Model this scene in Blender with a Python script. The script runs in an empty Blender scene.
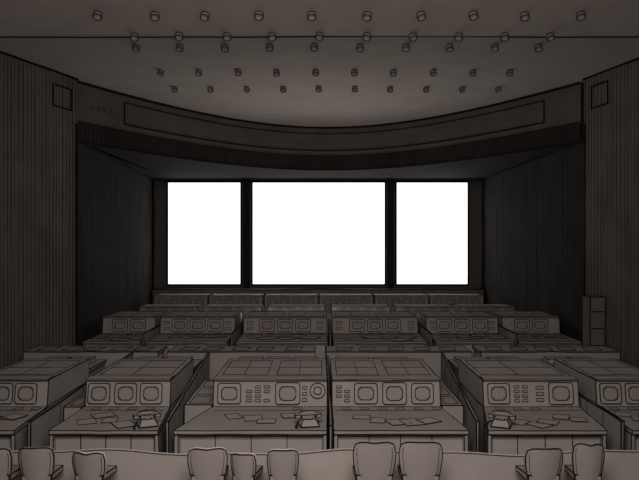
import bpy, math, random
from mathutils import Vector, Matrix
R = random.Random(7)
sc = bpy.context.scene
sc.view_settings.view_transform = 'Standard'
sc.view_settings.look = 'None'

# ---------------------------------------------------------------- materials
def paper(name, col, var=0.10, scale=60, bump=0.15):
    m = bpy.data.materials.new(name); m.use_nodes = True
    n = m.node_tree.nodes; l = m.node_tree.links
    b = n['Principled BSDF']; b.inputs['Roughness'].default_value = 0.95
    b.inputs['Specular IOR Level'].default_value = 0.05
    tc = n.new('ShaderNodeTexCoord')
    ns = n.new('ShaderNodeTexNoise'); ns.inputs['Scale'].default_value = scale; ns.inputs['Detail'].default_value = 3
    l.new(tc.outputs['Object'], ns.inputs['Vector'])
    n2 = n.new('ShaderNodeTexNoise'); n2.inputs['Scale'].default_value = 1.2; n2.inputs['Detail'].default_value = 4
    l.new(tc.outputs['Object'], n2.inputs['Vector'])
    ad = n.new('ShaderNodeMath'); ad.operation = 'ADD'
    l.new(ns.outputs['Fac'], ad.inputs[0]); l.new(n2.outputs['Fac'], ad.inputs[1])
    mr = n.new('ShaderNodeMapRange'); mr.inputs['From Min'].default_value = 0.7; mr.inputs['From Max'].default_value = 1.3
    l.new(ad.outputs[0], mr.inputs['Value'])
    mx = n.new('ShaderNodeMix'); mx.data_type = 'RGBA'
    mx.inputs['A'].default_value = (*[c*(1-var) for c in col], 1)
    mx.inputs['B'].default_value = (*[c*(1+var) for c in col], 1)
    l.new(mr.outputs['Result'], mx.inputs['Factor'])
    l.new(mx.outputs['Result'], b.inputs['Base Color'])
    bp = n.new('ShaderNodeBump'); bp.inputs['Strength'].default_value = bump; bp.inputs['Distance'].default_value = 0.02
    l.new(ns.outputs['Fac'], bp.inputs['Height']); l.new(bp.outputs['Normal'], b.inputs['Normal'])
    return m
def S(v): return (v*1.07, v*0.97, v*0.91)
M_PAPER = paper('paper_console', S(0.38), .14)
M_TOP = paper('paper_console_top', S(0.36), .14)
M_LIGHT = paper('paper_light', S(0.48), 0.08)
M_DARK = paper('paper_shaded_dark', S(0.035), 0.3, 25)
M_WALL = paper('paper_wall', S(0.16), 0.25, 30)
M_CAN = paper('lamp_can', S(0.3), 0.1, 30)
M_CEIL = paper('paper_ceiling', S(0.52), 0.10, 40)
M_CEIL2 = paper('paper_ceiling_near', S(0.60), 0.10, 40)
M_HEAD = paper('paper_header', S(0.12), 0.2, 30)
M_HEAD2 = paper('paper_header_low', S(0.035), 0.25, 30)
M_FLOOR = paper('paper_floor', S(0.45), 0.12, 30)
M_BACK = paper('paper_backwall', S(0.15), 0.15, 30)
M_SHEET = paper('paper_sheet', S(0.41), 0.05)
M_CHAIR = paper('paper_chair', S(0.44), 0.10)
M_STRIP = paper('paper_partition', S(0.52), 0.10)
M_GLASS = paper('monitor_glass', S(0.33), 0.08)
M_PENCIL = paper('pencil_line', (0.020, 0.018, 0.017), 0.3)
M_SOFT = paper('pencil_soft', S(0.05), 0.3)
M_EDGE = paper('cut_paper_edge', S(0.85), 0.04)
M_BLACK = paper('black_border', (0.012, 0.011, 0.011), 0.3)
def emis(name, s):
    m = bpy.data.materials.new(name); m.use_nodes = True
    n = m.node_tree.nodes; l = m.node_tree.links
    n.remove(n['Principled BSDF'])
    e = n.new('ShaderNodeEmission'); e.inputs['Color'].default_value = (1, 1, 1, 1); e.inputs['Strength'].default_value = s
    l.new(e.outputs[0], n['Material Output'].inputs['Surface'])
    return m
M_SCREEN = emis('screen_glow', 1.4)

# ---------------------------------------------------------------- builder
class B:
    def __init__(s): s.v=[]; s.f=[]; s.m=[]; s.mats=[]
    def mi(s, mat):
        if mat not in s.mats: s.mats.append(mat)
        return s.mats.index(mat)
    def poly(s, pts, mat):
        i=len(s.v); s.v += [tuple(p) for p in pts]; s.f.append(tuple(range(i,i+len(pts)))); s.m.append(s.mi(mat))
    def hexa(s, c, mat, r=0, top=None, wob=None, lm=None):
        i=len(s.v); s.v += [tuple(p) for p in c]
        F=[(3,2,1,0),(4,5,6,7),(0,1,5,4),(1,2,6,5),(2,3,7,6),(3,0,4,7)]
        for k,f in enumerate(F):
            s.f.append(tuple(i+a for a in f)); s.m.append(s.mi(top if (top and k==1) else mat))
        if r:
            for a,b in [(0,1),(1,2),(2,3),(3,0),(4,5),(5,6),(6,7),(7,4),(0,4),(1,5),(2,6),(3,7)]:
                s.line([c[a],c[b]], r, lm or M_PENCIL, wob=wob)
    def box(s, x0,x1,y0,y1,z0,z1, mat, r=0, top=None, wob=None):
        s.hexa([(x0,y0,z0),(x1,y0,z0),(x1,y1,z0),(x0,y1,z0),(x0,y0,z1),(x1,y0,z1),(x1,y1,z1),(x0,y1,z1)],mat,r,top,wob)
    def line(s, pts, r, mat=None, closed=False, wob=None):
        mat = mat or M_PENCIL
        if wob is None: wob = r*0.8
        P=[Vector(p) for p in pts]
        if closed: P.append(P[0])
        Q=[P[0]]
        for a,b in zip(P,P[1:]):
            L=(b-a).length; n=max(1,min(6,int(L/(r*45))))
            for k in range(1,n+1):
                q=a.lerp(b,k/n)
                if k<n: q=q+Vector((R.uniform(-wob,wob),R.uniform(-wob,wob),R.uniform(-wob,wob)))
                Q.append(q)
        for a,b in zip(Q,Q[1:]):
            d=b-a
            if d.length<1e-5: continue
            d.normalize()
            up=Vector((0,0,1)) if abs(d.z)<0.9 else Vector((0,1,0))
            u=d.cross(up).normalized()*r; w=d.cross(u).normalized()*r
            a2=a-d*r*0.5; b2=b+d*r*0.5
            i=len(s.v)
            s.v += [tuple(a2+u+w),tuple(a2-u+w),tuple(a2-u-w),tuple(a2+u-w),tuple(b2+u+w),tuple(b2-u+w),tuple(b2-u-w),tuple(b2+u-w)]
            for f in [(0,1,5,4),(1,2,6,5),(2,3,7,6),(3,0,4,7),(3,2,1,0),(4,5,6,7)]:
                s.f.append(tuple(i+k for k in f)); s.m.append(s.mi(mat))
    def xf(s, M): s.v=[tuple(M@Vector(p)) for p in s.v]
    def obj(s, name, loc=(0,0,0), rot=0, parent=None):
        me=bpy.data.meshes.new(name); me.from_pydata(s.v,[],s.f)
        for m in s.mats: me.materials.append(m)
        for p,k in zip(me.polygons,s.m): p.material_index=k
        me.update()
        o=bpy.data.objects.new(name,me); o.location=loc; o.rotation_euler=(0,0,rot)
        sc.collection.objects.link(o)
        if parent: o.parent=parent
        return o

CEIL=7.6; REC=6.0
# ---------------------------------------------------------------- room shell
b=B(); b.box(-9.6,9.6,-4.2,30.4,-0.2,0,M_FLOOR); b.obj('floor')
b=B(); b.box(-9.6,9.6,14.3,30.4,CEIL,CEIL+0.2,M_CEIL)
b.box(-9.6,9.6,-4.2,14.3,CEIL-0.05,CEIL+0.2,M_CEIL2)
b.line([(-9,14.3,CEIL-0.06),(0,14.25,CEIL-0.06),(9,14.3,CEIL-0.06)],0.011,wob=0.01)
b.obj('ceiling')

def wall(name, pts, z1, mat, lines=None, lr=0.012, z0=0, th=0.15, side=1):
    b=B()
    for (ax,ay),(bx,by) in zip(pts,pts[1:]):
        d=Vector((bx-ax,by-ay)); L=d.length; d.normalize(); n=Vector((-d.y,d.x))*side*th
        b.hexa([(ax,ay,z0),(bx,by,z0),(bx+n.x,by+n.y,z0),(ax+n.x,ay+n.y,z0),(ax,ay,z1),(bx,by,z1),(bx+n.x,by+n.y,z1),(ax+n.x,ay+n.y,z1)],mat)
        if lines:
            k=lines*0.5
            while k<L:
                p=Vector((ax,ay))+d*k
                b.line([(p.x,p.y,z0+.02),(p.x,p.y,z1-0.02)],lr*R.uniform(0.5,1.1),M_SOFT,wob=0.006)
                k+=lines*R.uniform(0.8,1.2)
    return b
LW=[(-6.3,18.2),(-7.1,15.5),(-8.7,11),(-9.2,-4)]
RW=[(6.88,18.2),(7.35,16.1),(8.8,10.5),(9.2,-4)]
b=wall('l',LW,CEIL,M_WALL,0.13,side=-1,lr=.009)
b.line([(-6.3,18.15,0),(-6.3,18.15,REC+.4)],0.03)
for a,c in zip(LW[:2],LW[1:3]): b.line([(a[0]+.02,a[1],CEIL-.03),(c[0]+.02,c[1],CEIL-.03)],0.02)
b.line([(-6.36,17.95,6.72),(-6.36,17.95,7.25),(-6.56,17.25,7.25),(-6.56,17.25,6.72)],0.016,closed=True)
b.obj('wall_left')
b=wall('r',RW,CEIL,M_WALL,0.13,side=1,lr=.009)
b.line([(6.88,18.15,0),(6.88,18.15,REC+.4)],0.03)
for a,c in zip(RW[:2],RW[1:3]): b.line([(a[0]-.02,a[1],CEIL-.03),(c[0]-.02,c[1],CEIL-.03)],0.02)
b.line([(6.93,17.85,6.75),(6.93,17.85,7.3),(7.06,17.15,7.3),(7.06,17.15,6.75)],0.016,closed=True)
b.obj('wall_right')
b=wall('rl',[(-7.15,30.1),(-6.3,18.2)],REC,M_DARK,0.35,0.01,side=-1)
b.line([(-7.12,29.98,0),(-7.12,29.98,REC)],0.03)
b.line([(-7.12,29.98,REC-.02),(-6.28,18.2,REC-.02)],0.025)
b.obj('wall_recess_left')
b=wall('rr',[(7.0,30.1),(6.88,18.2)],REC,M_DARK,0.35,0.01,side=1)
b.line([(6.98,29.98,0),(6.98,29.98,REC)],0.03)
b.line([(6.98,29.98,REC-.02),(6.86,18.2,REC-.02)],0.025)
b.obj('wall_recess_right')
b=B(); b.box(-9.4,9.4,-4.2,-4.0,0,CEIL,M_WALL); b.obj('wall_rear')
b=B(); b.box(-7.3,7.2,30.0,30.2,0,CEIL,M_BACK)
b.line([(-7.1,29.98,5.94),(7.0,29.98,5.94)],0.02)
b.obj('wall_back')

# curved header ------------------------------------------------------------
def hd(x): return 26-0.17*(x-0.3)**2
xs=[-6.38+13.3*i/60 for i in range(61)]
b=B()
def arcpt(x,z,off=0):
    t=0.34*(x-0.3); n=Vector((-t,-1)).normalized()
    return (x+n.x*off, hd(x)+n.y*off, z)
HB=6.5; HT=CEIL-.002
for a,c in zip(xs,xs[1:]):
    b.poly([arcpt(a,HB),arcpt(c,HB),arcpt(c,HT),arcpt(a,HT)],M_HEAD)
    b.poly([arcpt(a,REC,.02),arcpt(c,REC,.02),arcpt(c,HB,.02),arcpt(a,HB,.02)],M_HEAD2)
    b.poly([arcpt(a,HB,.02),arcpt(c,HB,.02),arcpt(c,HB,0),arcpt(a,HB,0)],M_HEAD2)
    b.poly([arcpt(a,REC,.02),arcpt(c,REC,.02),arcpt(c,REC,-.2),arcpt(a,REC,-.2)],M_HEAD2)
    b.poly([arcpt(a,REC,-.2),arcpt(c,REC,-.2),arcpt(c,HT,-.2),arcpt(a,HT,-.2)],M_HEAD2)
def arcline(x0,x1,z,r,mat=None,off=.01,n=40):
    b.line([arcpt(x0+(x1-x0)*i/n,z,off) for i in range(n+1)],r,mat,wob=0.004)
arcline(-6.38,6.9,CEIL-.04,.03)
arcline(-6.38,6.9,HB+.02,.012,off=.03)
arcline(-6.38,6.9,REC,.022,off=.03)
arcline(-5.6,6.35,7.34,.014); arcline(-5.6,6.35,6.72,.02)
b.line([arcpt(-5.6,7.34,.01),arcpt(-5.6,6.72,.01)],.018); b.line([arcpt(6.35,7.34,.01),arcpt(6.35,6.72,.01)],.018)
x=-6.33
while x<6.86:
    b.line([arcpt(x,REC+.02,.022),arcpt(x,HB-.02-R.uniform(0,.12),.022)],.006,M_PENCIL,wob=.004)
    t=math.sqrt(1+(0.34*(x-.3))**2); x+=0.15/t*R.uniform(.8,1.2)
for k in range(4):
    xx=-6.2+k*.11
    b.line([arcpt(xx,6.98,.01),arcpt(xx+.04,7.04,.01),arcpt(xx+.06,6.95,.01),arcpt(xx,6.91,.01)],.006,M_SOFT)
b.obj('curved_header')
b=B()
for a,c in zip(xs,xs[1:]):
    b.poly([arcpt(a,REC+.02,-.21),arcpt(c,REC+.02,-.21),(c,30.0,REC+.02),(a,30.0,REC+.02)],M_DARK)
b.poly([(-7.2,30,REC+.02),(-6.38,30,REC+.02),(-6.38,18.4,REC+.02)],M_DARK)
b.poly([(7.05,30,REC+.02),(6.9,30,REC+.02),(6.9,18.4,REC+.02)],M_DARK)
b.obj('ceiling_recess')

# ceiling downlights: small swivelled cans -----------------------------------
def downlight(x,y,z):
    b=B(); n=18; r=.078; h=.07
    ring=lambda rr,zz:[(rr*math.cos(2*math.pi*i/n),rr*math.sin(2*math.pi*i/n),zz) for i in range(n)]
    o=ring(r,0); lo=ring(r,-h); inn=ring(r*.86,-h); ii=ring(r*.7,-.03)
    b.poly(o,M_CAN)
    for i in range(n):
        j=(i+1)%n
        b.poly([o[i],o[j],lo[j],lo[i]],M_CAN); b.poly([lo[i],lo[j],inn[j],inn[i]],M_PENCIL)
        b.poly([inn[i],inn[j],ii[j],ii[i]],M_CAN)
    b.poly(ii,M_PAPER)
    b.line(lo,.006,closed=True,wob=0.002); b.line(ring(r,-.003),.008,closed=True,wob=0.002)
    b.xf(Matrix.Translation((0,0,-.045)) @ Matrix.Rotation(R.uniform(-.5,.5),4,'Z') @ Matrix.Rotation(-.5,4,'X'))
    b.box(-.025,.025,-.025,.025,-.05,0,M_CAN)
    b.obj('ceiling_downlight',(x,y,z))
for y,n,x0,dx in [(19.2,10,-3.96,.985),(17.3,10,-3.95,.965),(15.05,10,-3.96,.965),(14.05,10,-3.72,.93),(12.75,10,-4.0,.97)]:
    z=CEIL if y>14.3 else CEIL-.05
    for i in range(n):
        downlight(x0+i*dx+R.uniform(-.03,.03),y+R.uniform(-.03,.03),z)

# projection screens ---------------------------------------------------------
def screen(x0,x1,z0,z1):
    b=B(); y=29.9
    b.box(x0,x1,y,y+.08,z0,z1,M_SCREEN)
    w=.07
    b.box(x0-w,x0,y-.03,y+.09,z0-w,z1+w,M_BLACK); b.box(x1,x1+w,y-.03,y+.09,z0-w,z1+w,M_BLACK)
    b.box(x0,x1,y-.03,y+.09,z1,z1+w,M_BLACK); b.box(x0,x1,y-.03,y+.09,z0-w,z0,M_BLACK)
    b.obj('projection_screen')
ZS0,ZS1=1.52,5.85
screen(-6.46,-3.38,ZS0,ZS1); screen(-2.85,2.78,ZS0,ZS1); screen(3.30,6.32,ZS0,ZS1)
for x in (-3.12,3.04):
    b=B(); b.box(x-.11,x+.11,29.82,29.99,1.37,REC-.01,M_HEAD2,.010); b.obj('wall_mullion')
b=B(); b.box(-7.0,6.9,29.3,29.98,0.0,1.33,M_BACK,.02)
b.line([(-7.0,29.28,1.0),(6.9,29.28,1.0)],.02); b.obj('stage_ledge')

# ---------------------------------------------------------------- consoles
def rrect(b,x0,x1,z0,z1,y,r,c=.04,sl=0,zb=0):
    pts=[(x0+c,z0),(x1-c,z0),(x1,z0+c),(x1,z1-c),(x1-c,z1),(x0+c,z1),(x0,z1-c),(x0,z0+c)]
    b.line([(px,y+sl*(pz-zb),pz) for px,pz in pts],r,closed=True,wob=r*.5)
def monitor(b,xc,w,h,zc,y,r,sl,zb):
    x0,x1,z0,z1=xc-w/2,xc+w/2,zc-h/2,zc+h/2; t=w*.16; pr=.02
    f=lambda px,pz,o:(px,y+sl*(pz-zb)-o,pz)
    O=[(x0,z0),(x1,z0),(x1,z1),(x0,z1)]; I=[(x0+t,z0+t),(x1-t,z0+t),(x1-t,z1-t),(x0+t,z1-t)]
    for k in range(4):
        j=(k+1)%4
        b.poly([f(*O[k],pr),f(*O[j],pr),f(*I[j],pr),f(*I[k],pr)],M_PAPER)
        b.poly([f(*O[k],0),f(*O[j],0),f(*O[j],pr),f(*O[k],pr)],M_PAPER)
    b.poly([f(*q,.012) for q in I],M_GLASS)
    rrect(b,x0,x1,z0,z1,y-pr,r*.75,.03,sl,zb)
    rrect(b,x0+t,x1-t,z0+t,z1-t,y-pr,r*.75,.05,sl,zb)
def buttons(b,x0,x1,z0,z1,nx,nz,y,r,sl,zb):
    dx=(x1-x0)/nx; dz=(z1-z0)/nz
    for i in range(nx):
        for j in range(nz):
            if nx*nz>6 and R.random()<.15: continue
            a=x0+dx*(i+.18); c=x0+dx*(i+.82); e=z0+dz*(j+.25); g=z0+dz*(j+.72)
            b.poly([(a,y+sl*(e-zb)-.012,e),(c,y+sl*(e-zb)-.012,e),(c,y+sl*(g-zb)-.012,g),(a,y+sl*(g-zb)-.012,g)],M_GLASS)
            rrect(b,a,c,e,g,y-.012,r*.5,.005,sl,zb)
def dial(b,xc,zc,rad,y,r,sl,zb):
    for q in (rad,rad*.5):
        b.line([(xc+q*math.cos(k*.4488),y+sl*(zc+q*math.sin(k*.4488)-zb)-.01,zc+q*math.sin(k*.4488)) for k in range(14)],r*.7,closed=True,wob=0)

def sheets(parent,y0,y1,hw,n,z=.78,r=.005,s=1):
    b=B()
    for i in range(n):
        px=-hw+2*hw*(i+R.uniform(.1,.9))/n; py=R.uniform(y0,y1); a=R.uniform(-.7,.7); w=R.uniform(.10,.17)*s; h=R.uniform(.10,.17)*s
        zz=z+.004+.003*i
        q=[(px+u*math.cos(a)-v*math.sin(a),py+u*math.sin(a)+v*math.cos(a),zz) for u,v in((-w,-h),(w,-h),(w,h),(-w,h))]
        b.poly(q,M_SHEET); b.line(q,r,closed=True,wob=.002)
    b.obj('paper_sheets',(0,0,0),parent=parent)

def console(x0,x1,yp,yb,yd,ztop,items,r,dx0=None,dx1=None,zdesk=.78,detail=True,nsheet=0,ss=1):
    cx=(x0+x1)/2; b=B()
    a,c=x0-cx,x1-cx; da=(dx0 if dx0 is not None else x0)-cx; dc=(dx1 if dx1 is not None else x1)-cx
    P,K,D=0,yb-yp,yd-yp
    sl=.16; lip=sl*(ztop-zdesk)
    b.hexa([(a,P,0),(c,P,0),(c,K,0),(a,K,0),(a,P,zdesk),(c,P,zdesk),(c,K,zdesk),(a,K,zdesk)],M_PAPER)
    b.hexa([(a,P,zdesk),(c,P,zdesk),(c,K,zdesk),(a,K,zdesk),(a,P+lip,ztop),(c,P+lip,ztop),(c,K,ztop),(a,K,ztop)],M_PAPER,r*.8,M_TOP)
    b.hexa([(a,P+lip-.05,ztop),(c,P+lip-.05,ztop),(c,P+lip+.2,ztop),(a,P+lip+.2,ztop),(a,P+lip-.05,ztop+.02),(c,P+lip-.05,ztop+.02),(c,P+lip+.2,ztop+.02),(a,P+lip+.2,ztop+.02)],M_TOP,r*.5)
    b.hexa([(da,D,zdesk-.05),(dc,D,zdesk-.05),(c,P,zdesk-.05),(a,P,zdesk-.05),(da,D,zdesk),(dc,D,zdesk),(c,P,zdesk),(a,P,zdesk)],M_PAPER,r*.6,M_TOP)
    t=.05
    for (u0,u1,s) in ((da,a,1),(dc,c,-1)):
        b.hexa([(u0,D+.03,0),(u0+s*t,D+.03,0),(u1+s*t,P,0),(u1,P,0),(u0,D+.03,zdesk-.05),(u0+s*t,D+.03,zdesk-.05),(u1+s*t,P,zdesk-.05),(u1,P,zdesk-.05)],M_PAPER,r*.6)
    q0,q1=da+t,dc-t
    b.hexa([(q0,D+.12,.0),(q1,D+.12,.0),(q1,D+.16,.0),(q0,D+.16,.0),(q0,D+.12,zdesk-.05),(q1,D+.12,zdesk-.05),(q1,D+.16,zdesk-.05),(q0,D+.16,zdesk-.05)],M_LIGHT)
    nn=4
    for i in range(1,nn):
        xx=q0+(q1-q0)*i/nn; b.line([(xx,D+.11,0),(xx,D+.11,zdesk-.06)],r*.6)
    zc=(zdesk+ztop)/2
    for it in items:
        k=it[0]
        if k=='m': monitor(b,it[1]-cx,it[2],it[3],zc,P,r,sl,zdesk)
        elif k=='b': buttons(b,it[1]-cx,it[2]-cx,zdesk+.06,ztop-.07,it[3],it[4],P,r,sl,zdesk)
        elif k=='d': dial(b,it[1]-cx,zc+.04,it[2],P,r,sl,zdesk)
    if detail:
        n=max(1,int((x1-x0)/.8)); w=(c-a)/n
        for i in range(n):
            p0=a+w*i+.08; p1=a+w*(i+1)-.08
            u0=P+lip+.40; u1=K-.2
            b.line([(p0,u0,ztop+.002),(p1,u0,ztop+.002),(p1,u1,ztop+.002),(p0,u1,ztop+.002)],r*.6,closed=True)
            b.line([(p0,(u0+u1)/2,ztop+.002),(p1,(u0+u1)/2,ztop+.002)],r*.5)
            b.line([(p0+w*.4,u0,ztop+.002),(p0+w*.4,u1,ztop+.002)],r*.5)
        b.line([(a+.05,-.25,zdesk+.002),(c-.05,-.25,zdesk+.002)],r*.5)
        for i in range(int((x1-x0)/.28)):
            p=a+.15+i*.28
            if R.random()<.3: continue
            b.line([(p,-.20,zdesk+.002),(p+.13,-.20,zdesk+.002),(p+.13,-.08,zdesk+.002),(p,-.08,zdesk+.002)],r*.4,closed=True)
    o=b.obj('control_console',(cx,yp,0))
    if nsheet: sheets(o,D+.25,-.5,(c-a)/2-.2,nsheet,z=zdesk,r=r*.55,s=ss)

def telephone(x,y,rot,z=.80):
    b=B(); r=.006
    b.hexa([(-.13,-.11,0),(.13,-.11,0),(.13,.11,0),(-.13,.11,0),(-.09,-.05,.09),(.09,-.05,.09),(.09,.09,.11),(-.09,.09,.11)],M_PAPER,r)
    b.line([(.055*math.cos(k*.5236),-.02+.05*math.sin(k*.5236),.085+.01) for k in range(12)],r*.7,closed=True,wob=0)
    b.line([(-.15,.06,.13),(-.09,.06,.165),(.09,.06,.165),(.15,.06,.13)],.018,M_PAPER,wob=0)
    for s in(-1,1):
        b.box(s*.15-.035,s*.15+.035,.02,.10,.09,.135,M_PAPER,r*.8)
    b.line([(-.15,.04,.15),(-.09,.04,.187),(.09,.04,.187),(.15,.04,.15)],r*.8,wob=0)
    b.line([(-.15,0,.05)]+[(-.19-.02*(k%2),-.05-.03*k,.012) for k in range(5)],.007,wob=0)
    b.obj('telephone',(x,y,z),rot)

r1=.0085; mw,mh=.34,.31
C1=[(-5.45,-4.28,[('m',-5.0,mw,mh),('m',-4.62,mw,mh)],-5.3,-4.2),
 (-3.68,-2.35,[('m',-3.47,mw,mh),('m',-3.05,mw,mh),('m',-2.65,mw,mh)],-3.72,-2.22),
 (-1.67,0.12,[('m',-1.42,.36,mh),('b',-1.18,-.76,3,4),('m',-.5,.38,.33),('b',-.29,-.18,1,3),('d',-.03,.12)],-2.0,0.10),
 (0.20,1.90,[('b',.24,.50,2,4),('m',.73,.36,mh),('m',1.18,.37,.33),('m',1.62,.34,mh)],0.20,2.05),
 (2.58,4.08,[('m',2.82,.34,mh),('b',3.04,3.30,2,4),('b',3.38,3.56,1,3),('m',3.80,.38,.33)],2.32,3.95),
 (4.36,5.5,[('m',4.58,.33,mh),('m',4.98,.33,mh)],4.3,5.4)]
for x0,x1,it,d0,d1 in C1:
    console(x0,x1,11,13.0,9.62,1.19,it,r1,d0,d1,nsheet=5)
    b=B(); X0,X1=x0*1.06,x1*1.06
    if X0<.3 and X0>0: X0=.24
    b.box(X0,X1,13.7,14.9,.80,.85,M_PAPER,.008,M_TOP)
    for xx in (X0+.03,X1-.08): b.box(xx,xx+.05,13.75,14.85,0,.80,M_PAPER,.007)
    b.box(X0+.08,X1-.08,13.9,13.94,.15,.80,M_PAPER)
    n=max(2,int((X1-X0)/.6))
    for i in range(n):
        p=X0+.1+(X1-X0-.2)*i/n; q=p+(X1-X0-.2)/n-.08
        b.box(p,q,14.45,14.75,.85,.94,M_PAPER,.006,M_TOP)
        b.line([(p,13.85,.855),(q,13.9,.855),(q-.05,14.25,.855),(p+.03,14.25,.855)],.005,closed=True)
    b.obj('work_table')
for x,y,ro in((-2.42,9.85,.4),(2.55,9.82,-.4),(-.15,9.85,.2)): telephone(x,y,ro,z=.80)

for x0,x1,y0,y1 in((-2.13,-1.70,11.05,12.95),(1.93,2.26,11.0,12.95),(-3.98,-3.71,10.9,12.95),(-4.26,-4.12,10.9,12.95),(6.0,6.6,12.2,13.6),(-6.6,-5.85,12.2,13.6)):
    b=B(); b.box(x0,x1,y0,y1,0,.80,M_PAPER,.007,M_TOP)
    w=x1-x0
    if w>.2:
        for k in range(3):
            ya=y0+.1+k*(y1-y0)/3; yb_=ya+(y1-y0)/3-.15
            b.line([(x0+.06,ya,.803),(x1-.06,ya,.803),(x1-.06,yb_,.803),(x0+.06,yb_,.803)],.005,closed=True)
        b.line([(x0+.04,y0-.003,.4),(x1-.04,y0-.003,.4)],.005)
    b.obj('side_counter')

def divider(xa,ya,xb,yb,z,r=.009,n=4):
    b=B(); t=.018
    b.hexa([(xa-t,ya,0),(xa+t,ya,0),(xb+t,yb,0),(xb-t,yb,0),(xa-t,ya,z),(xa+t,ya,z),(xb+t,yb,z),(xb-t,yb,z)],M_PAPER,r,M_TOP)
    for k in range(1,n+1):
        f=k/(n+1); x=xa+(xb-xa)*f; y=ya+(yb-ya)*f
        for s in(-1,1): b.line([(x+s*t,y,0.05),(x+s*t,y,z-.02)],r*.6)
    b.obj('divider_panel')
divider(-2.1,9.65,-2.46,15.5,.90); divider(2.18,9.65,2.72,15.5,.90); divider(.155,9.65,.17,15.5,.84)
divider(-4.0,9.65,-4.15,15.5,.90); divider(4.18,9.65,4.25,12.9,.90)
for x in(-4.51,-2.24,.28,2.86,5.04): divider(x,17.9,x,21.2,1.0,.010,2)

r2=.011
C2=[(-6.05,-4.58,2),(-4.44,-2.36,3),(-2.12,.20,3),(.36,2.74,3),(2.98,4.98,3),(5.1,6.7,2)]
for x0,x1,n in C2:
    w=x1-x0; it=[]
    step=.5; s0=(x0+x1)/2-(n-1)*step/2
    for i in range(n): it.append(('m',s0+i*step,.42,.33))
    if w>1.9:
        it.append(('b',x0+.06,x0+.30,1,2)); it.append(('b',x1-.32,x1-.06,1,2))
    console(x0,x1,19.5,21.2,17.9,1.24,it,r2,zdesk=.80,nsheet=6,ss=1.5)
for x0,x1 in((-5.9,-4.0),(-3.8,-1.9),(-1.7,.15),(.4,2.3),(2.5,4.4),(4.6,6.4)):
    it=[('m',x0+.35+k*.42,.32,.26) for k in range(4)]
    console(x0,x1,22.9,24.0,22.2,1.20,it,.011,zdesk=.86,detail=False)
r3=.012
for i in range(6):
    x0=-6.2+i*2.07; x1=x0+2.0
    it=[('m',x0+.3+k*.46,.36,.28) for k in range(4)]
    console(x0,x1,26.2,27.4,25.2,1.30,it,r3,zdesk=.86,detail=False)

for x0,x1 in((-6.6,-3.6),(-3.4,-.1),(.15,3.4),(3.6,6.7)):
    b=B(); b.box(x0,x1,15.6,15.7,0,.90,M_PAPER,.008)
    b.box(x0,x1,15.7,16.5,.84,.90,M_PAPER,.008,M_TOP)
    b.box(x0+.05,x0+.1,16.4,16.48,0,.84,M_PAPER); b.box(x1-.1,x1-.05,16.4,16.48,0,.84,M_PAPER)
    n=5
    for i in range(n):
        p=x0+.15+(x1-x0-.3)*i/n+R.uniform(0,.1)
        b.line([(p,15.85,.905),(p+.35,15.85,.905),(p+.4,16.3,.905),(p+.05,16.3,.905)],.007,closed=True)
    b.obj('partition_counter')
b=B(); b.box(6.42,6.78,16.6,17.1,0,2.05,M_WALL,.012)
for k in range(4): b.line([(6.46,16.59,.5+k*.4),(6.74,16.59,.5+k*.4)],.01)
b.obj('equipment_cabinet')

# foreground cut-paper partition -------------------------------------------
b=B(); n=90; pts=[]
for i in range(n+1):
    x=-5.6+11.2*i/n
    pts.append((x,.61+.03*math.sin(x*1.7+.5)+.015*math.sin(x*4.1)))
for (a,za),(c,zc2) in zip(pts,pts[1:]):
    for y in(9.2,9.24): b.poly([(a,y,0),(c,y,0),(c,y,zc2),(a,y,za)],M_STRIP)
    b.poly([(a,9.2,za),(c,9.2,zc2),(c,9.24,zc2),(a,9.24,za)],M_EDGE)
b.line([(x,9.195,z-.008) for x,z in pts],.004,M_SOFT,wob=.001)
b.obj('low_front_partition')

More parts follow.
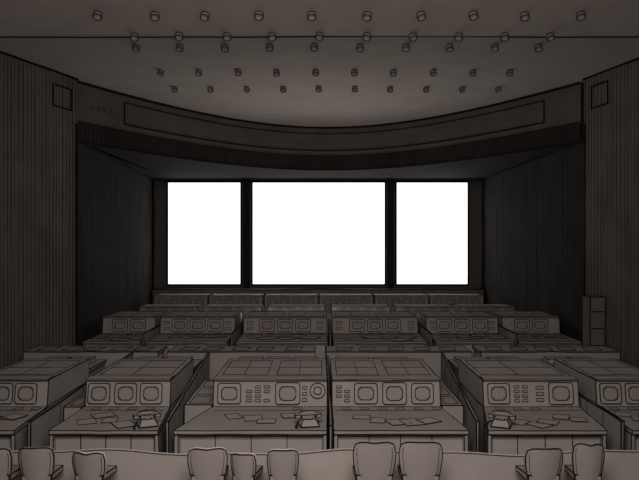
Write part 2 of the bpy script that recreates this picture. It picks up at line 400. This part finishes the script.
# chairs -----------------------------------------------------------------------
def chair(x,w,top,rot,dip=0,y=8.6,light=False):
    b=B(); nu,nv=12,8; z0=.42; H=top-z0; th=.05
    def pt(i,j,o):
        u=-1+2*i/nu; v=j/nv
        hw=w/2*(.80+.20*math.sin(min(1,v*1.25)*math.pi/2))*(1-.10*max(0,v-.8)/.2)
        z=z0+H*v*(1-.09*abs(u)**5)-dip*v**4*math.exp(-(u*3)**2)
        return (u*hw, .07*u*u+o+.05*(v-.5)*-1, z)
    for o in(0,th):
        for i in range(nu):
            for j in range(nv): b.poly([pt(i,j,o),pt(i+1,j,o),pt(i+1,j+1,o),pt(i,j+1,o)],M_CHAIR)
    per=[(i,0) for i in range(nu)]+[(nu,j) for j in range(nv)]+[(i,nv) for i in range(nu,0,-1)]+[(0,j) for j in range(nv,0,-1)]
    for k in range(len(per)):
        p,q=per[k],per[(k+1)%len(per)]
        b.poly([pt(*p,0),pt(*q,0),pt(*q,th),pt(*p,th)],M_EDGE if light else M_CHAIR)
    b.line([pt(*p,-.003) for p in per],.006,closed=True,wob=.001)
    if light:
        b.line([(q[0],q[1]+.03,q[2]+.006) for q in [pt(*p,0) for p in per if p[1]>1]],.004,M_EDGE,wob=.001)
    b.line([pt(1,j,-.004) for j in range(0,nv)],.003,M_SOFT,wob=.001)
    b.line([pt(nu-1,j,-.004) for j in range(0,nv)],.003,M_SOFT,wob=.001)
    sw=w*.46
    b.hexa([(-sw*.9,.06,.42),(sw*.9,.06,.42),(sw,.46,.42),(-sw,.46,.42),(-sw*.9,.06,.49),(sw*.9,.06,.49),(sw,.46,.48),(-sw,.46,.48)],M_CHAIR,.006)
    b.box(-.03,.03,.23,.29,.10,.42,M_WALL)
    for k in range(4):
        a=math.pi/4+k*math.pi/2; L=.21; ex,ey=L*math.cos(a),.26+L*math.sin(a)
        b.line([(0,.26,.10),(ex,ey,.05)],.018,M_WALL,wob=0)
        b.box(ex-.025,ex+.025,ey-.025,ey+.025,0,.05,M_PENCIL)
    b.obj('office_chair',(x,y,0),rot)
for x,w,t,ro,dp,li in [(-3.98,.34,.84,0,0,False),(-3.50,.43,.85,.05,0,False),(-2.86,.42,.79,-.1,.02,True),(-1.38,.49,.84,.06,.01,True),
    (-.95,.32,.77,-.15,0,True),(-.45,.39,.82,.05,0,True),(.68,.53,.92,.0,.01,False),(1.25,.54,.92,-.04,0,False),
    (2.78,.47,.84,.05,0,False),(3.32,.38,.90,-.08,.02,False)]:
    chair(x,w,t,ro,dp,light=li)

# ---------------------------------------------------------------- lights
def area(name,loc,tgt,sx,sy,e,col=(1,.93,.87),spread=180):
    l=bpy.data.lights.new(name,'AREA'); l.shape='RECTANGLE'; l.size=sx; l.size_y=sy; l.energy=e; l.color=col
    l.spread=math.radians(spread)
    o=bpy.data.objects.new(name,l); o.location=loc
    o.rotation_euler=(Vector(tgt)-Vector(loc)).to_track_quat('-Z','Y').to_euler(); sc.collection.objects.link(o); return o
area('overhead_fill',(0,2,7.2),(0,17,0.0),4,2,170,spread=110)  # added fill from overhead for consoles and walls, not a fixture of the room
area('ceiling_fill',(0,3,4.5),(0,22,7.6),3,.6,85,spread=130)  # added out-of-view fill that lifts the ceiling towards the header
area('hidden_ceiling_fill',(0,21.7,.85),(0,20.4,7.6),4,.5,70)  # added fill, unseen behind the second console row, brightens the far ceiling
w=bpy.data.worlds.new('w'); sc.world=w; w.use_nodes=True
w.node_tree.nodes['Background'].inputs[0].default_value=(.05,.048,.045,1)
w.node_tree.nodes['Background'].inputs[1].default_value=.3

cam=bpy.data.cameras.new('camera'); cam.lens=700/639*36; cam.sensor_width=36
co=bpy.data.objects.new('camera',cam); co.location=(0,0,3.4); co.rotation_euler=(math.pi/2,0,0)
sc.collection.objects.link(co); sc.camera=co
